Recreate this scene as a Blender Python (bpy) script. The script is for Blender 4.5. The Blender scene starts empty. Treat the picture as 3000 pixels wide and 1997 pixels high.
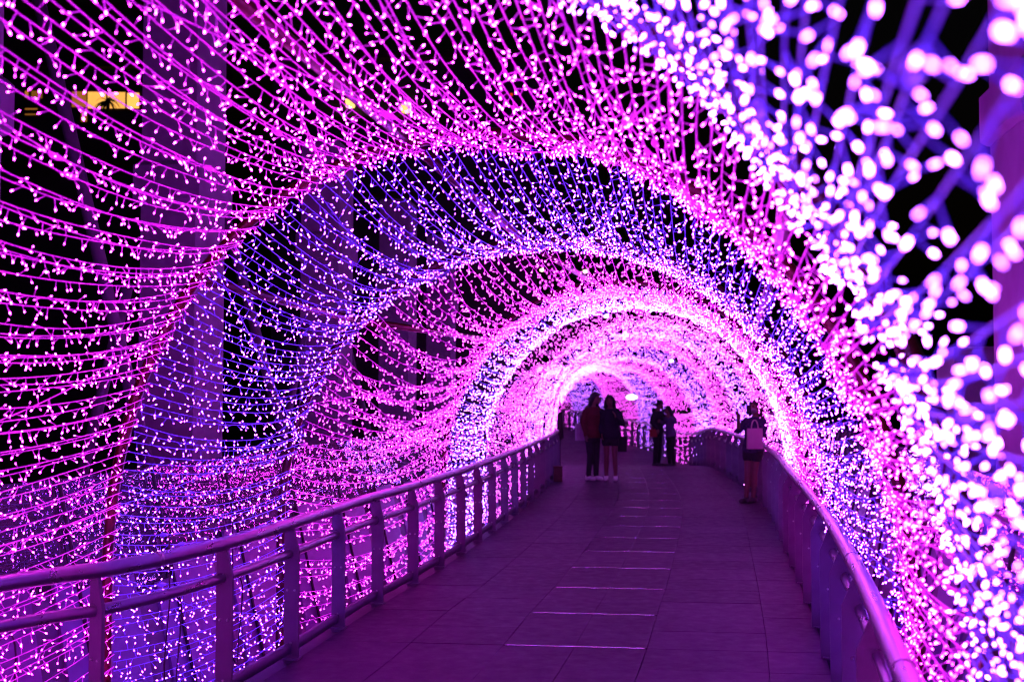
import bpy, math, random
import numpy as np
from mathutils import Vector, Matrix

random.seed(7)
rng = np.random.default_rng(7)
scene = bpy.context.scene
COL = scene.collection

# ------------------------------------------------------------------ camera
FPX = 3278.0                      # focal length in pixels of the 3000 px wide photograph
cam_data = bpy.data.cameras.new('camera')
cam_data.sensor_width = 36.0
cam_data.lens = 36.0 * FPX / 3000.0
cam_data.clip_start = 0.05
cam_data.clip_end = 3000
cam_data.dof.use_dof = True
cam_data.dof.focus_distance = 8.2
cam_data.dof.aperture_fstop = 2.4
cam = bpy.data.objects.new('camera', cam_data)
COL.objects.link(cam)
CAMH = 1.8
cam.location = (0, 0, CAMH)
cam.rotation_euler = (math.radians(90 + 2.47), 0, 0)
scene.camera = cam

# ------------------------------------------------------------------ night sky
world = bpy.data.worlds.new('World')
scene.world = world
world.use_nodes = True
wn = world.node_tree
sky = wn.nodes.new('ShaderNodeTexSky')
sky.sky_type = 'NISHITA'
sky.sun_disc = False
sky.sun_elevation = math.radians(-4)
sky.sun_rotation = math.radians(140)
bg = wn.nodes['Background']
bg.inputs['Strength'].default_value = 0.12
wn.links.new(sky.outputs['Color'], bg.inputs['Color'])

scene.view_settings.view_transform = 'Standard'
scene.view_settings.look = 'None'
scene.view_settings.gamma = 1.0
scene.view_settings.use_curve_mapping = False
scene.view_settings.exposure = -0.85
cy = scene.cycles
cy.use_denoising = True
cy.use_light_tree = True
cy.max_bounces = 4
cy.diffuse_bounces = 1
cy.glossy_bounces = 2
cy.transmission_bounces = 3
cy.transparent_max_bounces = 12
cy.sample_clamp_indirect = 6.0
cy.caustics_reflective = False
cy.caustics_refractive = False
cy.use_adaptive_sampling = False
cy.filter_width = 1.15

PINK_S, BLUE_S, VIOLET_S = 92.0, 100.0, 110.0
PINK = (1.0, 0.036, 1.0)
BLUE = (0.34, 0.044, 1.0)
VIOLET = (0.42, 0.085, 1.0)

# ------------------------------------------------------------------ materials
def new_mat(name):
    m = bpy.data.materials.new(name)
    m.use_nodes = True
    nt = m.node_tree
    return m, nt, nt.nodes['Principled BSDF']

def N(nt, typ, **kw):
    n = nt.nodes.new(typ)
    for k, v in kw.items():
        setattr(n, k, v)
    return n

def surf(name, col, rough=0.6, metal=0.0, var=0.25, scale=6.0, bump=0.0, bscale=40.0, stretch=None, spec=0.5):
    """paint-like surface: noise-varied colour and roughness, fine bump"""
    m, nt, b = new_mat(name)
    tc = N(nt, 'ShaderNodeTexCoord')
    src = tc.outputs['Object']
    if stretch:
        mp = N(nt, 'ShaderNodeMapping')
        mp.inputs['Scale'].default_value = stretch
        nt.links.new(src, mp.inputs['Vector'])
        src = mp.outputs['Vector']
    n = N(nt, 'ShaderNodeTexNoise')
    n.inputs['Scale'].default_value = scale
    n.inputs['Detail'].default_value = 6
    nt.links.new(src, n.inputs['Vector'])
    r = N(nt, 'ShaderNodeValToRGB')
    r.color_ramp.elements[0].position = 0.3
    r.color_ramp.elements[1].position = 0.7
    r.color_ramp.elements[0].color = (*[c * (1 - var) for c in col], 1)
    r.color_ramp.elements[1].color = (*[min(1, c * (1 + var)) for c in col], 1)
    nt.links.new(n.outputs['Fac'], r.inputs['Fac'])
    nt.links.new(r.outputs['Color'], b.inputs['Base Color'])
    mr = N(nt, 'ShaderNodeMapRange')
    mr.inputs['To Min'].default_value = max(0.02, rough - 0.1)
    mr.inputs['To Max'].default_value = min(1, rough + 0.1)
    nt.links.new(n.outputs['Fac'], mr.inputs['Value'])
    nt.links.new(mr.outputs['Result'], b.inputs['Roughness'])
    b.inputs['Metallic'].default_value = metal
    b.inputs['Specular IOR Level'].default_value = spec
    if bump > 0:
        n2 = N(nt, 'ShaderNodeTexNoise')
        n2.inputs['Scale'].default_value = bscale
        n2.inputs['Detail'].default_value = 5
        nt.links.new(src, n2.inputs['Vector'])
        bp = N(nt, 'ShaderNodeBump')
        bp.inputs['Strength'].default_value = bump
        bp.inputs['Distance'].default_value = 0.01
        nt.links.new(n2.outputs['Fac'], bp.inputs['Height'])
        nt.links.new(bp.outputs['Normal'], b.inputs['Normal'])
    return m

def emit(name, col, strength, vary=0.6):
    m = bpy.data.materials.new(name)
    m.use_nodes = True
    nt = m.node_tree
    nt.nodes.remove(nt.nodes['Principled BSDF'])
    e = N(nt, 'ShaderNodeEmission')
    e.inputs['Color'].default_value = (*col, 1)
    if vary:
        g = N(nt, 'ShaderNodeNewGeometry')
        oi = N(nt, 'ShaderNodeObjectInfo')
        ad = N(nt, 'ShaderNodeMath', operation='ADD')
        fr = N(nt, 'ShaderNodeMath', operation='FRACT')
        nt.links.new(g.outputs['Random Per Island'], ad.inputs[0])
        nt.links.new(oi.outputs['Random'], ad.inputs[1])
        nt.links.new(ad.outputs[0], fr.inputs[0])
        mr = N(nt, 'ShaderNodeMapRange')
        mr.inputs['To Min'].default_value = strength * (1 - vary)
        mr.inputs['To Max'].default_value = strength * (1 + vary)
        nt.links.new(fr.outputs[0], mr.inputs['Value'])
        nt.links.new(mr.outputs['Result'], e.inputs['Strength'])
    else:
        e.inputs['Strength'].default_value = strength
    nt.links.new(e.outputs['Emission'], nt.nodes['Material Output'].inputs['Surface'])
    return m

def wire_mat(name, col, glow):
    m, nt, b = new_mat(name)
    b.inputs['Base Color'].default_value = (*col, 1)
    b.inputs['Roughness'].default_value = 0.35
    # added glow on the unlit cable, standing in for light from its bulbs
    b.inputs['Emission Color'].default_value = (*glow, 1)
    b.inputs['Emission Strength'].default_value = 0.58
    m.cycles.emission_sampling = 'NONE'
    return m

M = {}
M['bulb_pink'] = emit('bulb_pink', PINK, PINK_S)
M['bulb_blue'] = emit('bulb_blue', BLUE, BLUE_S)
M['bulb_violet'] = emit('bulb_violet', VIOLET, VIOLET_S)
M['bulb_pale_pink'] = emit('bulb_pale_pink', (1.0, 0.085, 1.0), PINK_S * .8)
M['bulb_pale_blue'] = emit('bulb_pale_blue', (0.42, 0.105, 1.0), BLUE_S)
M['wire_pink'] = wire_mat('glow_wire_pink', (0.86, 0.30, 0.86), (0.80, 0.0, 0.95))
M['wire_blue'] = wire_mat('glow_wire_blue', (0.22, 0.24, 0.92), (0.10, 0.0, 1.0))
M['red_paint'] = surf('red_pipe_paint', (0.055, 0.003, 0.005), 0.36, 0, 0.35, 9, 0.15, 60)
M['steel'] = surf('brushed_steel', (0.30, 0.27, 0.34), 0.30, 0.9, 0.06, 18, 0.03, 60, (1, .15, 1))
M['post_paint'] = surf('grey_post_paint', (0.12, 0.10, 0.145), 0.5, 0.1, 0.14, 5, 0.12, 70, None, 0.25)
M['bolt'] = surf('bolt_steel', (0.30, 0.29, 0.32), 0.35, 0.8, 0.2, 30)
M['slab'] = surf('granite_slab', (0.054, 0.038, 0.056), 0.62, 0, 0.22, 3.5, 0.25, 160, None, 0.12)
def slab_mat():
    m, nt, b = new_mat('granite_slab')
    g = N(nt, 'ShaderNodeNewGeometry'); oi = N(nt, 'ShaderNodeObjectInfo')
    def noise(sc, det, rough=.6):
        n = N(nt, 'ShaderNodeTexNoise'); n.inputs['Scale'].default_value = sc; n.inputs['Detail'].default_value = det; n.inputs['Roughness'].default_value = rough
        nt.links.new(g.outputs['Position'], n.inputs['Vector']); return n
    grain, stain, scuff = noise(90, 4), noise(1.6, 7, .7), noise(9, 5, .65)
    def rng_(out, a, b_, lo=.3, hi=.7):
        r = N(nt, 'ShaderNodeMapRange'); r.inputs['From Min'].default_value = lo; r.inputs['From Max'].default_value = hi
        r.inputs['To Min'].default_value = a; r.inputs['To Max'].default_value = b_; nt.links.new(out, r.inputs['Value']); return r.outputs['Result']
    def mul(a, b_):
        q = N(nt, 'ShaderNodeMath', operation='MULTIPLY'); nt.links.new(a, q.inputs[0]); nt.links.new(b_, q.inputs[1]); return q.outputs[0]
    f = mul(mul(rng_(grain.outputs['Fac'], .92, 1.08), rng_(stain.outputs['Fac'], .72, 1.2)), mul(rng_(scuff.outputs['Fac'], .85, 1.15), rng_(oi.outputs['Random'], .82, 1.18, 0, 1)))
    v = N(nt, 'ShaderNodeVectorMath', operation='SCALE'); v.inputs[0].default_value = (0.060, 0.034, 0.064); nt.links.new(f, v.inputs['Scale'])
    nt.links.new(v.outputs[0], b.inputs['Base Color'])
    nt.links.new(rng_(scuff.outputs['Fac'], .46, .66), b.inputs['Roughness'])
    b.inputs['Specular IOR Level'].default_value = 0.16
    bp = N(nt, 'ShaderNodeBump'); bp.inputs['Strength'].default_value = .08; bp.inputs['Distance'].default_value = .004
    nt.links.new(grain.outputs['Fac'], bp.inputs['Height']); nt.links.new(bp.outputs['Normal'], b.inputs['Normal'])
    return m
M['slab'] = slab_mat()
M['deck'] = surf('dark_deck_bed', (0.05, 0.045, 0.05), 0.8, 0, 0.3, 4)
M['strip'] = surf('polished_strip', (0.70, 0.68, 0.72), 0.22, 1.0, 0.15, 60, 0.45, 38)
M['concrete'] = surf('painted_concrete', (0.55, 0.46, 0.64), 0.8, 0, 0.22, 1.3, 0.15, 30)
M['strut'] = surf('grey_strut_paint', (0.22, 0.20, 0.26), 0.5, 0, 0.15, 3)
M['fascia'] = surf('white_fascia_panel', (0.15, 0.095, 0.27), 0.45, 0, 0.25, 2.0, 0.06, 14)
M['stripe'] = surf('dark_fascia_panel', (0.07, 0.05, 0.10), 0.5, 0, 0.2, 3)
M['mullion'] = surf('black_mullion', (0.012, 0.012, 0.014), 0.45, 0, 0.2, 12)
M['building'] = surf('dark_facade', (0.07, 0.065, 0.07), 0.85, 0, 0.25, 0.8)
M['timber'] = surf('dark_timber', (0.06, 0.03, 0.015), 0.7, 0, 0.3, 4)
M['ground'] = surf('dark_ground', (0.035, 0.033, 0.035), 0.9, 0, 0.3, 0.5)
M['window_glow'] = emit('lit_window', (1.0, 0.47, 0.09), 2.6, 0.25)
M['window_dim'] = emit('dim_window', (1.0, 0.36, 0.05), 0.55, 0.4)
M['lamp_warm'] = emit('warm_lamp', (1.0, 0.62, 0.18), 3.0, 0.2)
M['lamp_white'] = emit('white_flood', (1.0, 0.93, 0.97), 9.0, 0.1)
M['lamp_green'] = emit('greenish_lamp', (0.85, 1.0, 0.45), 4.0, 0.1)
M['lamp_red'] = emit('red_indicator', (1.0, 0.06, 0.01), 1.2, 0.1)
M['lamp_body'] = surf('lamp_housing', (0.05, 0.05, 0.055), 0.5)
M['leaf'] = surf('dark_leaf', (0.045, 0.07, 0.02), 0.6, 0, 0.4, 5)
M['bark'] = surf('bark', (0.07, 0.05, 0.035), 0.9, 0, 0.3, 10)
M['cable'] = surf('black_cable', (0.02, 0.02, 0.022), 0.5)
M['box_red'] = surf('brown_box', (0.075, 0.02, 0.014), 0.6, 0, 0.2, 12)

def glass_mat():
    m = bpy.data.materials.new('parapet_glass')
    m.use_nodes = True
    nt = m.node_tree
    nt.nodes.remove(nt.nodes['Principled BSDF'])
    t = N(nt, 'ShaderNodeBsdfTransparent')
    t.inputs['Color'].default_value = (0.80, 0.80, 0.84, 1)
    g = N(nt, 'ShaderNodeBsdfGlossy')
    g.inputs['Roughness'].default_value = 0.012
    g.inputs['Color'].default_value = (0.95, 0.95, 1, 1)
    tc = N(nt, 'ShaderNodeTexCoord')
    nz = N(nt, 'ShaderNodeTexNoise')
    nz.inputs['Scale'].default_value = 1.3
    nt.links.new(tc.outputs['Object'], nz.inputs['Vector'])
    bp = N(nt, 'ShaderNodeBump')
    bp.inputs['Strength'].default_value = 0.10
    bp.inputs['Distance'].default_value = 0.02
    nt.links.new(nz.outputs['Fac'], bp.inputs['Height'])
    nt.links.new(bp.outputs['Normal'], g.inputs['Normal'])
    f = N(nt, 'ShaderNodeFresnel')
    f.inputs['IOR'].default_value = 2.1
    mx = N(nt, 'ShaderNodeMixShader')
    nt.links.new(f.outputs['Fac'], mx.inputs['Fac'])
    nt.links.new(t.outputs['BSDF'], mx.inputs[1])
    nt.links.new(g.outputs['BSDF'], mx.inputs[2])
    # a film of dust on the outdoor glass
    df = N(nt, 'ShaderNodeBsdfDiffuse'); df.inputs['Color'].default_value = (.5, .45, .6, 1)
    mx2 = N(nt, 'ShaderNodeMixShader'); mx2.inputs['Fac'].default_value = 0.13
    nt.links.new(mx.outputs['Shader'], mx2.inputs[1]); nt.links.new(df.outputs['BSDF'], mx2.inputs[2])
    nt.links.new(mx2.outputs['Shader'], nt.nodes['Material Output'].inputs['Surface'])
    return m
M['glass'] = glass_mat()

# ------------------------------------------------------------------ mesh helpers
def mesh_np(name, V, F, mats, mat_idx=None, smooth=False):
    """V (n,3) floats, F (m,3) or (m,4) ints"""
    V = np.asarray(V, dtype=np.float32).reshape(-1, 3)
    F = np.asarray(F, dtype=np.int32)
    k = F.shape[1]
    me = bpy.data.meshes.new(name)
    me.vertices.add(len(V))
    me.vertices.foreach_set('co', V.ravel())
    me.loops.add(F.size)
    me.loops.foreach_set('vertex_index', F.ravel())
    me.polygons.add(len(F))
    me.polygons.foreach_set('loop_start', np.arange(0, F.size, k, dtype=np.int32))
    for m in mats:
        me.materials.append(m)
    if mat_idx is not None:
        me.polygons.foreach_set('material_index', np.asarray(mat_idx, dtype=np.int32))
    if smooth:
        me.polygons.foreach_set('use_smooth', np.ones(len(F), dtype=bool))
    me.update(calc_edges=True)
    return me

class MB:
    """small mesh builder with mixed polygons"""
    def __init__(self):
        self.v, self.f = [], []
    def add(self, v, f):
        o = len(self.v)
        self.v += [tuple(p) for p in v]
        self.f += [tuple(i + o for i in q) for q in f]
        return self
    def box(self, c, s, R=None, bevel=0.0):
        hx, hy, hz = s[0] / 2, s[1] / 2, s[2] / 2
        if bevel <= 0:
            P = [Vector((x, y, z)) for x in (-hx, hx) for y in (-hy, hy) for z in (-hz, hz)]
            Fs = [(0, 1, 3, 2), (4, 6, 7, 5), (0, 4, 5, 1), (2, 3, 7, 6), (0, 2, 6, 4), (1, 5, 7, 3)]
        else:
            b = min(bevel, hx * .9, hy * .9, hz * .9)
            P, Fs = [], []
            for z, ins in ((-hz, b), (-hz + b, 0), (hz - b, 0), (hz, b)):
                for (x, y) in ((-hx + ins, -hy + ins), (hx - ins, -hy + ins), (hx - ins, hy - ins), (-hx + ins, hy - ins)):
                    P.append(Vector((x, y, z)))
            for k in range(3):
                for j in range(4):
                    a, bb = k * 4 + j, k * 4 + (j + 1) % 4
                    Fs.append((a, bb, bb + 4, a + 4))
            Fs += [(3, 2, 1, 0), (12, 13, 14, 15)]
        c = Vector(c)
        P = [(R @ p if R is not None else p) + c for p in P]
        return self.add(P, Fs)
    def tube(self, pts, r, sides=8, caps=True):
        V, F = tube_arrays(np.array([tuple(p) for p in pts]), r, sides)
        f = [tuple(q) for q in F]
        n = len(pts)
        if caps:
            f.append(tuple(range(sides))[::-1])
            f.append(tuple(range((n - 1) * sides, n * sides)))
        return self.add(V.tolist(), f)
    def lathe(self, prof, c=(0, 0, 0), n=16, R=None):
        c = Vector(c); P, Fs = [], []
        for r, z in prof:
            for k in range(n):
                a = 2 * math.pi * k / n
                p = Vector((r * math.cos(a), r * math.sin(a), z))
                P.append((R @ p if R is not None else p) + c)
        for i in range(len(prof) - 1):
            for k in range(n):
                a, b = i * n + k, i * n + (k + 1) % n
                Fs.append((a, b, b + n, a + n))
        Fs.append(tuple(range(n))[::-1]); Fs.append(tuple(range((len(prof) - 1) * n, len(prof) * n)))
        return self.add(P, Fs)
    def prism(self, poly, axis_vec, R=None, c=(0, 0, 0)):
        """poly: list of 3D points (planar), extruded by axis_vec"""
        n = len(poly); a = Vector(axis_vec); c = Vector(c)
        P = [Vector(p) for p in poly] + [Vector(p) + a for p in poly]
        P = [(R @ p if R is not None else p) + c for p in P]
        Fs = [tuple(range(n))[::-1], tuple(range(n, 2 * n))]
        for i in range(n):
            j = (i + 1) % n
            Fs.append((i, j, j + n, i + n))
        return self.add(P, Fs)
    def mesh(self, name, mat, smooth=False):
        me = bpy.data.meshes.new(name)
        me.from_pydata(self.v, [], self.f)
        me.materials.append(mat)
        if smooth:
            me.polygons.foreach_set('use_smooth', [True] * len(me.polygons))
        me.update()
        return me

def tube_arrays(pts, r, sides):
    pts = np.asarray(pts, dtype=np.float64)
    n = len(pts)
    t = np.gradient(pts, axis=0)
    t /= np.linalg.norm(t, axis=1)[:, None] + 1e-12
    up = np.array([0.0, 0.0, 1.0])
    if abs(t[n // 2] @ up) > 0.9 or np.max(np.abs(t @ up)) > 0.97:
        up = np.array([0.31, 0.95, 0.02])
        if np.max(np.abs(t @ up)) > 0.97:
            up = np.array([0.9, -0.4, 0.1])
    s = np.cross(t, up); s /= np.linalg.norm(s, axis=1)[:, None] + 1e-12
    u = np.cross(s, t)
    rr = np.broadcast_to(np.asarray(r, dtype=np.float64), (n,))
    a = 2 * np.pi * np.arange(sides) / sides
    V = pts[:, None, :] + rr[:, None, None] * (np.cos(a)[None, :, None] * s[:, None, :] + np.sin(a)[None, :, None] * u[:, None, :])
    i = np.arange(n - 1)[:, None] * sides
    k = np.arange(sides)[None, :]
    k2 = (k + 1) % sides
    F = np.stack([i + k, i + k2, i + sides + k2, i + sides + k], axis=-1).reshape(-1, 4)
    return V.reshape(-1, 3), F

def obj(name, me, parent=None, loc=None, rot=None, label=None, cat=None, group=None, kind=None):
    o = bpy.data.objects.new(name, me)
    COL.objects.link(o)
    if parent is not None:
        o.parent = parent
    if loc is not None:
        o.location = loc
    if rot is not None:
        o.rotation_euler = rot
    if label: o['label'] = label
    if cat: o['category'] = cat
    if group: o['group'] = group
    if kind: o['kind'] = kind
    return o

def thing(name, label, cat, loc=(0, 0, 0), rot=(0, 0, 0), group=None):
    return obj(name, None, None, loc, rot, label, cat, group)

def bake(o, name, mat, smooth=True):
    dg = bpy.context.evaluated_depsgraph_get()
    me = bpy.data.meshes.new_from_object(o.evaluated_get(dg))
    me.name = name
    me.materials.clear(); me.materials.append(mat)
    if smooth:
        me.polygons.foreach_set('use_smooth', [True] * len(me.polygons))
    old = o.data
    bpy.data.objects.remove(o); bpy.data.meshes.remove(old)
    return me

# ------------------------------------------------------------------ plan of the place (metres; camera at the origin, +Y ahead)
LRAIL = np.array([(-4.3, -1.5), (-3.55, 1.2), (-2.95, 3.6), (-2.40, 5.15), (-1.98, 5.75), (-1.72, 6.45), (-1.51, 7.4), (-1.20, 9.2),
                  (-0.95, 10.35), (-0.58, 12.35), (-0.26, 14.36), (0.05, 16.4), (0.50, 19.8), (0.92, 23.6), (1.15, 26.5), (1.15, 30.0),
                  (0.95, 34.0), (0.55, 38.5), (-0.1, 43.0), (-1.3, 47.5), (-2.8, 51.5), (-4.8, 55.5)])
RRAIL = np.array([(0.10, -1.5), (0.70, 1.2), (1.21, 3.44), (1.72, 5.6), (2.36, 8.6), (3.05, 12.3), (3.80, 16.4), (4.25, 20.0), (4.68, 26.0),
                  (5.00, 30.0), (5.10, 33.5), (4.85, 38.0), (4.25, 43.0), (3.25, 48.5), (1.9, 54.0), (0.0, 59.0)])

def smooth_curve(P, n=24):
    """Catmull-Rom resample"""
    P = np.asarray(P, float)
    Q = np.vstack([2 * P[0] - P[1], P, 2 * P[-1] - P[-2]])
    out = []
    for i in range(1, len(Q) - 2):
        t = np.linspace(0, 1, n, endpoint=False)[:, None]
        p0, p1, p2, p3 = Q[i - 1], Q[i], Q[i + 1], Q[i + 2]
        out.append(0.5 * ((2 * p1) + (-p0 + p2) * t + (2 * p0 - 5 * p1 + 4 * p2 - p3) * t ** 2 + (-p0 + 3 * p1 - 3 * p2 + p3) * t ** 3))
    out.append(P[-1:])
    return np.vstack(out)

LC, RC = smooth_curve(LRAIL), smooth_curve(RRAIL)
def LX(y): return float(np.interp(y, LC[:, 1], LC[:, 0]))
def RX(y): return float(np.interp(y, RC[:, 1], RC[:, 0]))
_zy = np.array([-5, 24, 26, 28, 31, 33, 35, 38, 42, 47, 53, 70.0])
_zz = np.array([0, 0, -.01, -.10, -.33, -.40, -.39, -.33, -.27, -.15, 0, 0.0])
def ZF(y): return float(np.interp(y, _zy, _zz))
def ZFa(y): return np.interp(y, _zy, _zz)

# hoop feet: (left x, y), (right x, y), apex height, name of what it divides
HOOPS = [((-3.60, 0.00), (0.62, 0.40), 3.20),
         ((-2.90, 2.90), (1.27, 3.05), 3.12),
         ((-2.25, 6.35), (1.72, 4.90), 3.05),
         ((-1.72, 8.55), (2.44, 8.70), 2.92),
         ((-0.80, 13.6), (3.30, 12.9), 3.04),
         ((-0.37, 16.1), (3.88, 15.8), 3.04),
         ((0.22, 20.0), (4.38, 19.5), 3.04),
         ((0.70, 23.6), (4.68, 23.2), 3.04),
         ((0.98, 27.2), (4.95, 27.0), 3.04),
         ((0.95, 31.0), (5.18, 31.3), 3.04),
         ((0.70, 34.6), (5.10, 36.0), 3.04),
         ((0.28, 38.8), (4.68, 41.0), 3.04),
         ((-0.40, 43.0), (3.95, 46.2), 3.04),
         ((-1.60, 47.5), (2.80, 51.6), 3.04),
         ((-3.10, 51.5), (1.20, 56.7), 3.04),
         ((-5.10, 55.5), (-0.8, 61.0), 3.04)]

class Hoop:
    def __init__(self, L, R, H):
        self.L, self.R = np.array(L, float), np.array(R, float)
        self.c = (self.L + self.R) / 2
        d = self.R - self.L
        self.a = np.linalg.norm(d) / 2
        self.u = d / (2 * self.a)
        self.z0 = 0.75
        self.b = H - self.z0
        self.zf = ZF(self.c[1])
        self.zb = -0.45                     # the feet go below the deck
        s, pts = [0.0], []
        for z in np.linspace(self.zb, self.z0, 10)[:-1]:
            pts.append((-self.a, z))
        for t in np.linspace(math.pi, 0, 61):
            c_, s_ = math.cos(t), math.sin(t)
            e = 2 / 2.12
            pts.append((self.a * math.copysign(abs(c_) ** e, c_), self.z0 + self.b * abs(s_) ** e))
        for z in np.linspace(self.z0, self.zb, 10)[1:]:
            pts.append((self.a, z))
        self.p = np.array(pts)
        seg = np.linalg.norm(np.diff(self.p, axis=0), axis=1)
        self.s = np.concatenate([[0], np.cumsum(seg)])
        self.len = self.s[-1]
        self.s /= self.len
    def at(self, t, inset=0.0):
        """t 0..1 from left foot over the crown to the right foot -> (n,3)"""
        t = np.atleast_1d(t)
        x = np.interp(t, self.s, self.p[:, 0]); z = np.interp(t, self.s, self.p[:, 1])
        if inset:
            x = x * (1 - inset / self.a); z = self.z0 + (z - self.z0) * (1 - inset / self.b * (z > self.z0))
        xy = self.c[None, :] + x[:, None] * self.u[None, :]
        return np.column_stack([xy, z + self.zf])
HP = [Hoop(*h) for h in HOOPS]

# ------------------------------------------------------------------ the ground and the deck
me = mesh_np('ground', [(-900, -600, -2.2), (900, -600, -2.2), (900, 2500, -2.2), (-900, 2500, -2.2)], [(0, 1, 2, 3)], [M['ground']])
obj('ground', me, kind='structure')

# deck bed: one thick strip that follows the rails
ys = np.concatenate([np.arange(-1.4, 56, 0.5)])
V, F = [], []
for y in ys:
    l, r, z = LX(y) - 0.16, RX(y) + 0.16, ZF(y)
    V += [(l, y, z - 0.025), (r, y, z - 0.025), (r, y, z - 0.45), (l, y, z - 0.45)]
for i in range(len(ys) - 1):
    for k in range(4):
        a, b = i * 4 + k, i * 4 + (k + 1) % 4
        F.append((a, b, b + 4, a + 4))
walkway = obj('walkway', mesh_np('walkway', V, F, [M['deck']]), kind='structure')

FR = [0.012, 0.185, 0.37, 0.51, 0.65, 0.88, 0.988]      # joints across the deck
ROW = 1.15
TILT = 0.11                                              # rows run slightly towards the camera at the right
rows = [7.93 + ROW * k for k in range(-4, 40)]
def deck_pt(y, f, z=0.0):
    l, r = LX(y), RX(y)
    yy = y - TILT * (f - 0.5) * (r - l)
    l, r = LX(yy), RX(yy)
    return np.array([l + f * (r - l), yy, ZF(yy) + z])
slab_i = 0
for ri in range(len(rows) - 1):
    y0, y1 = rows[ri], rows[ri + 1]
    n_sub = 2 if y0 < 14 else 1
    for ci in range(len(FR) - 1):
        for sb in range(n_sub if ci in (0, 1, 4, 5) else 1):
            ns = n_sub if ci in (0, 1, 4, 5) else 1
            a0 = y0 + (y1 - y0) * sb / ns; a1 = y0 + (y1 - y0) * (sb + 1) / ns
            g0 = 0.014 if (ci in (2, 3) and sb == 0) else 0.0014
            g1 = 0.014 if (ci in (2, 3) and sb == ns - 1) else 0.0014
            e = 0.0013 / 3.7
            h = random.uniform(-0.0012, 0.0012)
            P = [deck_pt(a0 + g0, FR[ci] + e), deck_pt(a0 + g0, FR[ci + 1] - e), deck_pt(a1 - g1, FR[ci + 1] - e), deck_pt(a1 - g1, FR[ci] + e)]
            c = sum(P) / 4
            top = [p - c + np.array([0, 0, h]) for p in P]
            ins = [q * (1 - 0.002 / max(0.2, np.linalg.norm(q[:2]))) for q in top]
            mid = [q + np.array([0, 0, -0.002]) for q in top]
            bot = [q + np.array([0, 0, -0.03]) for q in top]
            mb = MB()
            mb.add(ins + mid + bot, [(0, 1, 2, 3)] + [(4 + j, 4 + (j + 1) % 4, (j + 1) % 4, j) for j in range(4)]
                   + [(8 + j, 8 + (j + 1) % 4, 4 + (j + 1) % 4, 4 + j) for j in range(4)])
            obj('paving_slab', mb.mesh('paving_slab', M['slab']), walkway, tuple(c))
            slab_i += 1
# polished strips set across the middle of the deck
for ri, y in enumerate(rows):
    if y > 30: break
    for f0, f1 in (((FR[2] + .004, FR[4] - .004),) if y < 13.2 else ((.405, .52), (.556, FR[4] - .004))):
        P = [deck_pt(y - 0.010, f0), deck_pt(y - 0.010, f1), deck_pt(y + 0.010, f1), deck_pt(y + 0.010, f0)]
        c = sum(P) / 4
        mb = MB(); t = [p - c + np.array([0, 0, 0.0022]) for p in P]; b_ = [q - np.array([0, 0, 0.02]) for q in t]
        mb.add(t + b_, [(0, 1, 2, 3)] + [(4 + j, 4 + (j + 1) % 4, (j + 1) % 4, j) for j in range(4)])
        obj('metal_strip', mb.mesh('metal_strip', M['strip']), walkway, tuple(c))

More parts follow.
